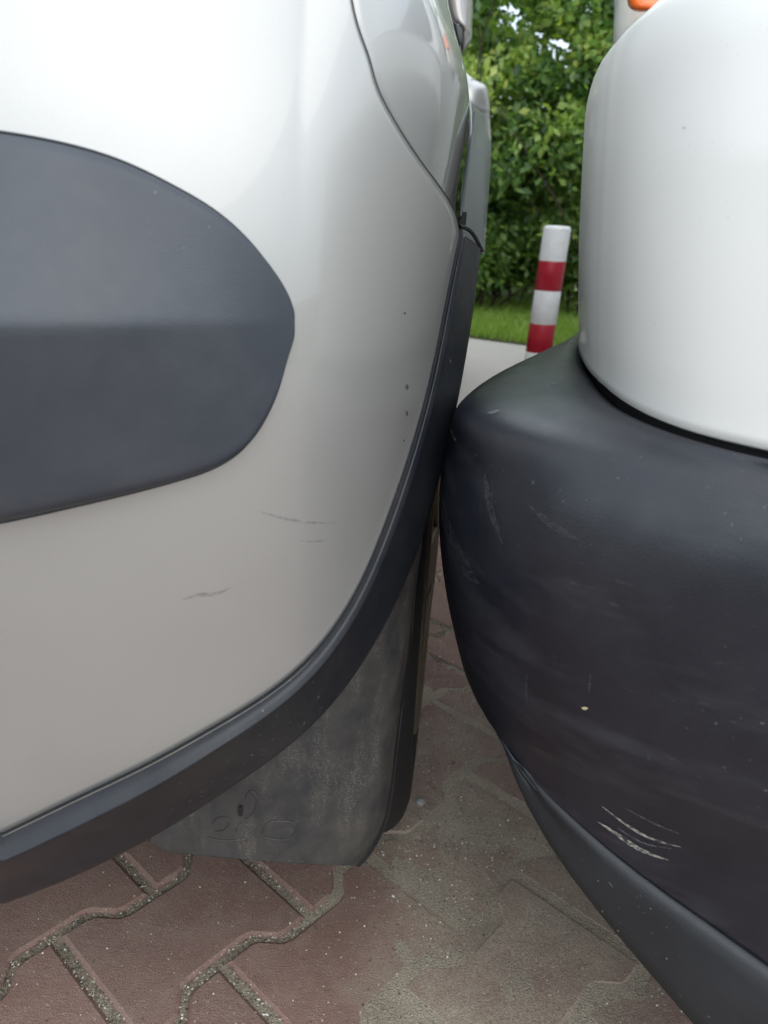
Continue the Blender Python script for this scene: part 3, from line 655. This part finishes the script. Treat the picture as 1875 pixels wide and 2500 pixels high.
blob('scuff', [(445, 1464), (490, 1452), (530, 1448), (562, 1434)], 5, M_SCUF, car, lsurf)
blob('scuff', [(628, 1246), (680, 1262), (740, 1274), (820, 1276)], 3.5, M_SCUF, car, lsurf)
blob('scuff', [(725, 1318), (760, 1322), (800, 1316)], 2, M_SCUF, car, lsurf)

# ================================================================== WHITE VAN (right)
van = thing('white_van', 'white van on the right whose unpainted black bumper corner touches the silver car', 'van', (1.0, 1.0, 0))
PL = np.array([(1.90, .75), (1.86, .42), (1.62, .20), (1.25, .165), (.85, .20), (.52, .262), (.32, .305), (.20, .345), (.13, .385), (.085, .425), (.058, .475), (.048, .53), (.055, .59), (.075, .65), (.105, .715), (.145, .79), (.21, .91), (.28, 1.03)])
pk = curve(PL, 400)
pT = np.gradient(pk, axis=0); pT /= np.linalg.norm(pT, axis=1)[:, None]; pN = np.stack([pT[:, 1], -pT[:, 0]], 1)   # inward
OUT = np.array([(1330, 861), (1285, 877), (1222, 907), (1205, 921), (1151, 958), (1120, 989), (1103, 1013), (1093, 1050), (1080, 1094), (1073, 1138), (1066, 1189), (1063, 1257), (1066, 1324), (1076, 1409), (1090, 1487), (1110, 1568), (1135, 1629), (1188, 1753), (1229, 1835), (1282, 1964), (1358, 2088)], float)
if (pN[200]@(np.array([.8, 1.2])-pk[200])) < 0: pN = -pN
def vrow(z, inset):
    a = pk+pN*inset; return np.concatenate([a, np.full((len(a), 1), z)], 1)
def shift_row(R, outl, whole=False):
    lo_, hi_ = -.12, .25
    for _ in range(34):
        m = (lo_+hi_)/2; Q = R+np.array([m, 0, 0]); a, b_ = proj(Q); sel = (Q[:, 1] > .15) & (np.arange(len(a)) > 60); k = np.where(sel)[0][np.argmin(a[sel])]
        if whole: bad = (a-np.interp(b_, outl[:, 1], outl[:, 0]))[sel & (b_ > -300)].min(initial=1) < 0
        else: bad = a[k] < np.interp(b_[k], outl[:, 1], outl[:, 0])
        if bad: lo_ = m
        else: hi_ = m
    return m
face = [(.540, .005), (.52, .001), (.50, 0), (.47, 0), (.44, .0), (.41, .002), (.38, .006), (.355, .012)]
R3 = []; 
for z, i_ in face:
    R = vrow(z, i_); m = shift_row(R, OUT); wgt = np.clip((1.0-R[:, 0])/.8, 0, 1); R[:, 0] += m*wgt; R3.append(R)
# ledge edge, ledge and lower crease curves given by their outline and height
def ext_curve(px3, n=400): return curve(px3, n)
ledge = np.array([atz(*q, .578) for q in [(1875, 1130), (1788, 1108), (1680, 1076), (1571, 1034), (1484, 981), (1441, 937), (1422, 903), (1415, 873)]])
rim = np.array([atz(*q, .5665) for q in [(1285, 877), (1222, 907), (1170, 945), (1136, 974), (1108, 1008)]])
chin_top = [(1875, 2364), (1782, 2282), (1664, 2211), (1546, 2129), (1429, 2029), (1311, 1917), (1240, 1855), (1229, 1835)]
chin_bot = [(2000, 2830), (1860, 2680), (1699, 2499), (1576, 2352), (1458, 2217), (1358, 2088), (1282, 1964), (1236, 1850)]
def onplan(px, py, inset):      # ray against the vertical cylinder over the plan curve
    r = ray(px, py); a = pk+pN*inset; a = a[60:]
    n2 = np.array([-r[1], r[0]]); e = (a)@n2; k = np.where(e[:-1]*e[1:] <= 0)[0]
    k = [q for q in k if a[q]@r[:2] > 0]
    if k:
        c = min(((a[q]+(a[q+1]-a[q])*(e[q]/(e[q]-e[q+1]))) for q in k), key=lambda c: c@r[:2]); d = (c@r[:2])/(r[:2]@r[:2])
    else: q = np.argmin(abs(e)); d = (a[q]@r[:2])/(r[:2]@r[:2])
    return CC+r*d
ct = np.array([onplan(px, py, .024) for px, py in chin_top])
ct = np.concatenate([[(1.86, .50, ct[0][2]-.0), (1.60, .24, ct[0][2]-.02), (1.2, .20, ct[0][2]-.02), (.75, .24, ct[0][2]-.012), (.45, .285, ct[0][2]-.004)], ct, [(.13, .62, ct[-1][2]+.01), (.17, .72, ct[-1][2]+.015), (.24, .86, ct[-1][2]+.02), (.31, .98, ct[-1][2]+.02)]])
cb = np.array([onplan(px, py, .026) for px, py in chin_bot])
cb = np.concatenate([[(1.85, .52, .17), (1.60, .27, .15), (1.2, .22, .145), (.75, .26, .15), (.45, .31, .16)], cb, [(.14, .64, ct[-1][2]-.05), (.18, .73, ct[-1][2]-.06), (.25, .87, ct[-1][2]-.06), (.32, .99, ct[-1][2]-.06)]])

lg = np.concatenate([[(1.80, .80, .578), (1.76, .50, .578), (1.55, .29, .578), (1.2, .255, .578), (.8, .262, .578), (.5, .318, .578), (.33, .350, .578)], ledge, [(.19, .80, .577), (.225, .92, .577), (.27, 1.05, .577)]])
rm_ = np.concatenate([[(1.88, .78, .566), (1.84, .46, .566), (1.60, .235, .566), (1.22, .20, .566), (.83, .214, .566), (.52, .276, .566), (.34, .312, .566), (.225, .348, .566), (.16, .380, .566), (.108, .419, .566), (.07, .457, .566)], rim[::-1], [(.22, .93, .565), (.29, 1.05, .565)]])
def planes_resample(Cv):       # cut a row curve by the vertical planes that stand on the plan nodes
    out = []; C2 = curve(Cv, 700)
    for j in idx:
        nrm = np.array([-pN[j][1], pN[j][0]]); e = (C2[:, :2]-pk[j])@nrm; k = np.where(e[:-1]*e[1:] <= 0)[0]
        best = None
        for q in k:
            w = e[q]/(e[q]-e[q+1]+1e-12); c = C2[q]+(C2[q+1]-C2[q])*w; dd = np.linalg.norm(c[:2]-pk[j])
            if best is None or dd < best[0]: best = (dd, c)
        if best is None or best[0] > .25: q = np.argmin(np.linalg.norm(C2[:, :2]-pk[j], axis=1)); best = (0, C2[q])
        out.append(best[1])
    return np.array(out)
idx = np.linspace(4, 394, 130).astype(int)
rowsV = [planes_resample(lg)+np.array([0, .0, 0])]
inner = rowsV[0]+np.concatenate([pN[idx]*.008, np.full((len(idx), 1), -.006)], 1); deep = rowsV[0]+np.concatenate([pN[idx]*.012, np.full((len(idx), 1), -.03)], 1)
rowsV = [deep, inner]+rowsV
mid_l = None
rmr = planes_resample(rm_)
rowsV += [rowsV[2]*.5+rmr*.5+np.array([0, 0, .0035]), rmr]
rowsV += [R[idx] for R in R3]
ctr = planes_resample(ct)
rowsV += [ctr]
VR = np.array(rowsV)
def sm(A, k=3):                 # gentle smoothing along the columns' direction
    B = A.copy()
    for _ in range(k): B[:, 1:-1] = .25*B[:, :-2]+.5*B[:, 1:-1]+.25*B[:, 2:]
    return B
VR = sm(VR, 4)
kk = np.r_[0, np.cumsum(np.linalg.norm(np.diff(VR, axis=0), axis=2).mean(1))]
tt = np.linspace(0, kk[-1], 110)
VG = np.stack([spl(kk, VR[:, j], tt) for j in range(VR.shape[1])], 1)
own(gridobj('bumper', VG, M_BMP, None, flip=True, thick=.003), van)
cbr = sm(np.array([planes_resample(cb)]), 4)[0]; c0 = VG[-1]
nrmC = np.concatenate([pN[idx], np.zeros((len(idx), 1))], 1)
wt = (np.clip((c0[:, 0]-.11)/.12, 0, 1)*(c0[:, 1] < .6))[:, None]
CH = np.array([c0+nrmC*.003+np.array([0, 0, -.001]), c0+nrmC*(.001-.003*wt)+np.array([0, 0, -.008]), (c0*.8+cbr*.2)+nrmC*(.001-.004*wt), (c0+cbr)/2+nrmC*(.001-.004*wt), (c0*.2+cbr*.8)-nrmC*.001*wt, cbr, cbr+nrmC*.012+np.array([0, 0, -.004]), cbr+nrmC*.10])
own(gridobj('chin_spoiler', CH, M_CHIN, None, flip=True, thick=.002), van)

# white body panel above the bumper
PB = np.array([(1.80, .80), (1.76, .50), (1.55, .29), (1.2, .255), (.8, .28), (.5, .335), (.33, .365)]); wl = np.array([atz(*q, .583) for q in [(1875, 1102), (1788, 1083), (1680, 1056), (1571, 1018), (1484, 969), (1448, 937), (1441, 930), (1422, 911)]])[:, :2]
PB = np.concatenate([PB, wl, [(.150, .64), (.158, .69), (.18, .78), (.215, .88), (.26, 1.0)]])
pb = curve(PB, 300)
WO = np.array([(1900, -260), (1760, -130), (1604, 5), (1539, 60), (1501, 98), (1463, 157), (1441, 201), (1430, 244), (1426, 325), (1420, 423), (1415, 542), (1412, 651), (1412, 786), (1415, 868), (1422, 911), (1430, 960)], float)
rows = []
lean = lambda z: (.0+.05*max(0, z-.72)**1.0*2+3.2*max(0, z-.79)**1.6)
zr_ = np.r_[np.linspace(.583, .79, 40), np.linspace(.795, .86, 26)]
msh = []
for z in zr_:
    R = np.concatenate([pb, np.full((300, 1), z)], 1); R[:, 1] += lean(z)
    m = shift_row(R, WO, True); msh.append(m)
msh = np.array(msh); msm = np.convolve(np.r_[[msh[0]]*3, msh, [msh[-1]]*3], np.ones(7)/7, 'valid')
for z, m in zip(zr_, msm):
    R = np.concatenate([pb, np.full((300, 1), z)], 1); R[:, 1] += lean(z); wgt = np.clip((1.2-R[:, 0])/.9, 0, 1); R[:, 0] += m*wgt
    rows.append(R)
WG = np.array(rows)
# raised flange rib running up the corner edge
ax_, ay_ = proj(WG.reshape(-1, 3)); ax_ = ax_.reshape(WG.shape[:2]); ay_ = ay_.reshape(WG.shape[:2])
lm = np.argmin(np.where(np.arange(300)[None] > 100, ax_, 9e9), axis=1)
pbT = np.gradient(pb, axis=0); pbT /= np.linalg.norm(pbT, axis=1)[:, None]; pbN = np.stack([pbT[:, 1], -pbT[:, 0]], 1)
if (pbN[150]@(np.array([.9, 1.3])-pb[150])) < 0: pbN = -pbN
ks = np.r_[0, np.cumsum(np.linalg.norm(np.diff(pb, axis=0), axis=1))]
k0 = np.argmin(np.linalg.norm(pb-wl[6], axis=1)); rib = np.exp(-((ks-ks[k0]+.004)/.004)**2)*.0018
WG[..., 0] -= rib[None]*pbN[None, :, 0]; WG[..., 1] -= rib[None]*pbN[None, :, 1]
# folded lower hem
hem = WG[0]+np.concatenate([pbN*.006, np.full((300, 1), -.003)], 1); WG = np.concatenate([[hem], WG])
own(gridobj('front_panel', WG, M_WHT, None, flip=True, thick=.0015), van)
own(gridobj('panel_gap', np.array([np.concatenate([pb+pbN*.016, np.full((300, 1), z)], 1) for z in (.545, .59)]), M_DARK, None, flip=True), van)
# bonnet running back from the front panel
hr = WG[-1]; sh_ = []
for k in np.linspace(0, 1, 24):
    q = hr.copy(); back = np.array([.10, .62]); q[:, 0] = hr[:, 0]+k*(.16+.12*np.clip(1-hr[:, 0]/1.0, 0, 1)); q[:, 1] = np.maximum(hr[:, 1]+k*(.75-.35*np.clip(hr[:, 1]-.45, 0, 1)), hr[:, 1]); q[:, 2] = hr[:, 2]+.07*math.sin(k*1.2)+.01*k; sh_.append(q)
own(gridobj('bonnet', np.array(sh_), M_WHT, None, thick=.002), van)
# van body beyond
VD = math.radians(14); MV = Matrix.Translation((.42, .70, 0))@Matrix.Rotation(-VD, 4, 'Z')
own(prism('body_shell', [(.0, .62), (.02, .80), (.12, .90), (.85, 1.04), (1.55, 1.78), (1.75, 1.86), (4.3, 1.88), (4.4, .62)], 0.0, 1.66, MV, M_WHT, None, .05), van)
own(prism('lower_body', [(.95, .26), (.95, .64), (3.2, .64), (3.2, .26)], .0, 1.66, MV, M_WHT, None, .02), van)
own(prism('underbody', [(-.15, .22), (-.15, .64), (4.2, .64), (4.2, .24)], .25, 1.40, MV, M_DARK, None, .02), van)
own(prism('windscreen', [(.93, 1.14), (1.52, 1.76), (1.50, 1.78), (.91, 1.16)], .12, 1.54, MV, M_GLASS, None, 0), van)
own(prism('side_window', [(1.3, 1.15), (1.75, 1.65), (2.4, 1.65), (2.4, 1.15)], -.012, 0.0, MV, M_GLASS, None, 0), van)
vr = MV.to_3x3()@Vector((1, 0, 0)); vf = MV.to_3x3()@Vector((0, 1, 0)); v0 = MV@Vector((.03, .52, .31))
for q in (v0, v0+vf*2.7): wheel(q, vr, .31, van, sgn=-1); wheel(q+vr*1.6, vr, .31, van)
mp = at(1560, 20, 1.42)
HS = ctrl([
    [(1500, -160, 1.48), (1520, -175, 1.43), (1600, -180, 1.41), (1700, -170, 1.44), (1720, -150, 1.5)],
    [(1500, -60, 1.48), (1512, -60, 1.42), (1600, -60, 1.39), (1700, -60, 1.42), (1725, -60, 1.5)],
    [(1503, 40, 1.48), (1513, 40, 1.42), (1600, 40, 1.39), (1700, 40, 1.42), (1725, 40, 1.5)],
    [(1501, 110, 1.48), (1512, 115, 1.42), (1600, 120, 1.39), (1700, 110, 1.42), (1720, 100, 1.5)],
    [(1508, 170, 1.48), (1520, 175, 1.44), (1600, 180, 1.43), (1680, 170, 1.45), (1700, 150, 1.5)]], 30, 40)
mir = own(gridobj('wing_mirror', HS, M_HOUS, None, thick=.004), van)
OL = ctrl([
    [(1532, -60, 1.36), (1545, -70, 1.33), (1620, -75, 1.32), (1690, -60, 1.36)],
    [(1530, -10, 1.36), (1545, -12, 1.33), (1620, -14, 1.32), (1692, -10, 1.36)],
    [(1534, 15, 1.36), (1548, 18, 1.33), (1615, 18, 1.32), (1690, 10, 1.36)],
    [(1545, 26, 1.37), (1560, 30, 1.35), (1610, 28, 1.34), (1680, 22, 1.37)]], 20, 30)
own(gridobj('indicator_lens', OL, M_ORANGE, None, thick=.003), mir)

# scratches on the black bumper, laid on its surface
tri = BVHTree.FromPolygons([tuple(p_) for p_ in VG.reshape(-1, 3)], grid_faces(*VG.shape[:2]))
def vsurf(px, py, h):
    r = Vector(ray(px, py)).normalized(); loc, nn, _, _ = tri.ray_cast(Vector(CC), r)
    if loc is None: return at(px, py, .5)
    if nn.dot(r) > 0: nn = -nn
    return np.array(loc+nn*(h+.0003))
M_SCR = mat_scuff('pale_scratch', (.42, .41, .36), .9); M_SCR2 = mat_scuff('faint_scratch', (.20, .21, .22), .55); M_SCR3 = mat_scuff('soft_scuff', (.075, .08, .09), .4)
for pts, w, m in (([(1460, 2004), (1500, 2030), (1560, 2070), (1632, 2098)], 5, M_SCR), ([(1470, 1966), (1520, 2004), (1590, 2045), (1664, 2066)], 3.0, M_SCR),
                  ([(1530, 1972), (1590, 2004), (1660, 2034)], 2.2, M_SCR2), ([(1500, 2012), (1570, 2055), (1640, 2070)], 2.4, M_SCR2),
                  ([(1100, 1044), (1107, 1060), (1116, 1078)], 3.2, M_SCR2), ([(1188, 1010), (1205, 1008), (1222, 1003)], 4, M_SCR2),
                  ([(1130, 1380), (1150, 1405), (1172, 1425)], 9, M_SCR3), ([(1290, 1230), (1350, 1280), (1420, 1320)], 9, M_SCR3),
                  ([(1288, 1640), (1287, 1680), (1290, 1730)], 3.2, M_SCR3), ([(1443, 1640), (1441, 1670), (1440, 1700)], 3.5, M_SCR3), ([(1075, 1180), (1100, 1300), (1160, 1400)], 10, M_SCR3), ([(1185, 1150), (1200, 1240), (1230, 1330)], 8, M_SCR3)):
    blob('scratch', pts, w, m, van, vsurf)
M_DROP = plain('bird_speck', (.45, .40, .25), .6); blob('dirt_speck', [(1421, 1726), (1429, 1728), (1437, 1727)], 4, M_DROP, van, vsurf, n=8)
# faint moulded mark on the ledge
for pts in ([(1334, 955), (1335, 944), (1342, 938)], [(1342, 938), (1352, 940), (1360, 936)], [(1370, 905), (1371, 920), (1370, 936)]): blob('scratch', pts, 1.6, M_SCR2, van, vsurf, n=10)
def whsurf_factory():
    t2 = BVHTree.FromPolygons([tuple(p_) for p_ in WG.reshape(-1, 3)], grid_faces(*WG.shape[:2]))
    def f(px, py, h):
        r = Vector(ray(px, py)).normalized(); loc, nn, _, _ = t2.ray_cast(Vector(CC), r)
        if loc is None: return at(px, py, .45)
        if nn.dot(r) > 0: nn = -nn
        return np.array(loc+nn*(h+.0003))
    return f
ws = whsurf_factory(); blob('paint_chip', [(1668, 312), (1673, 313), (1679, 312)], 4, M_SCUF, van, ws, n=8)

# ------------------------------------------------------------------ sand blown over the pavers between the vehicles
gx = np.linspace(-.35, .75, 420); gyy = np.linspace(.05, 1.45, 500)
X, Y = np.meshgrid(gx, gyy); Z = np.zeros_like(X)
for a_ in range(60):
    kx, ky = rng.normal(0, 1, 2)*rng.choice([9, 22, 50, 120]); Z += np.sin(kx*X+ky*Y+rng.uniform(0, 6.28))/(1+.035*math.hypot(kx, ky))
Z = Z/np.std(Z)
msk = 1-((X-.12-.10*(.6-Y))/.17)**2-((Y-.56)/.38)**2
sand = gridobj('sand_drift', np.stack([X, Y, np.clip(.0011*Z+.0016*np.clip(msk, -4, 1)-.0022, -.006, .003)], -1), M_SAND, None, kind='stuff', label='thin drift of pale sand on the pavers between the two vehicles', category='sand')

# ------------------------------------------------------------------ loose grit and pebbles
M_GRIT = N('grit'); inf = M_GRIT.n('Attribute', attribute_name='var'); M_GRIT.set(Base_Color=M_GRIT.ramp(inf.outputs['Fac'], [(0, (.03, .028, .025)), (.45, (.16, .14, .10)), (.8, (.34, .31, .25)), (1, (.70, .68, .60))]), Roughness=.8)
ico = [(0, 0, 1), (.9, 0, .1), (0, .8, 0), (-.9, .1, 0), (.1, -.85, .1), (0, 0, -.6)]; icf = [(0, 1, 2), (0, 2, 3), (0, 3, 4), (0, 4, 1), (5, 2, 1), (5, 3, 2), (5, 4, 3), (5, 1, 4)]
V = []; F = []; A = []
def grain(x, y, z, s, a):
    k = len(V); c, d = math.cos(a), math.sin(a); q = rng.uniform(.7, 1.2, 3)
    V.extend([(x+s*(c*v[0]*q[0]-d*v[1]*q[1]), y+s*(d*v[0]*q[0]+c*v[1]*q[1]), z+s*v[2]*q[2]*.8) for v in ico]); F.extend([tuple(i+k for i in f) for f in icf]); A.extend([rng.random()]*6)
n = 0
while n < 36000:
    x = rng.uniform(-.55, .65); y = rng.uniform(.15, 1.5)
    dx, dy = x-A0[0], y-A0[1]; u = cA*dx+sA*dy; v = -sA*dx+cA*dy+AMP
    k = math.floor(-v/ROW); vv = v+k*ROW; m = abs((-v/ROW)-round(-v/ROW))*ROW
    uu = (u-(k % 2)*PER/2)/PER; e = abs(uu-round(uu))*PER
    # along a row line the joint swings by +-AMP
    ph = (u/PER+.0) % 1; wv = AMP*max(-1, min(1, 3.2*math.cos(2*math.pi*ph)))*(1 if round(-v/ROW) % 2 == 0 else -1)
    dl = abs((v+round(-v/ROW)*ROW)-wv)
    inj = e < .006 or dl < .006
    patch = math.exp(-((x-.13)/.13)**2-((y-.58)/.35)**2)
    if inj or rng.random() < .22*patch+.018:
        grain(x, y, -.0028 if inj else .0004, rng.uniform(.0006, .0017)*(1.0 if y < .9 else 1.3), rng.uniform(0, 6.28)); n += 1
for px, py, s in ((1074, 1605, .0035), (1073, 1542, .003), (1098, 1748, .0035), (1107, 1865, .004), (1225, 2085, .004), (1051, 1972, .003), (1088, 1830, .0022), (960, 2190, .003), (1010, 2225, .003), (1180, 2285, .003), (1320, 2255, .0035), (1420, 2365, .004)):
    p_ = atz(px, py, 0); grain(p_[0], p_[1], s*.4, s, rng.uniform(0, 6))
gr = mesh('grit', V, F, M_GRIT.m, smooth=False, kind='stuff', label='loose sand grains and grit scattered over the red pavers', category='grit')
at_ = gr.data.attributes.new('var', 'FLOAT', 'POINT'); at_.data.foreach_set('value', A)
pb_ = atz(1026, 1966, 0)
pe = lathe([(.0001, 0), (.005, .0015), (.0066, .005), (.005, .0085), (.0001, .0102)], 12, (pb_[0], pb_[1], 0), (0, .1, 1), plain('pebble_stone', (.22, .21, .2), .6), 'pebble', label='small round grey pebble lying beside the foot of the tyre', category='pebble')
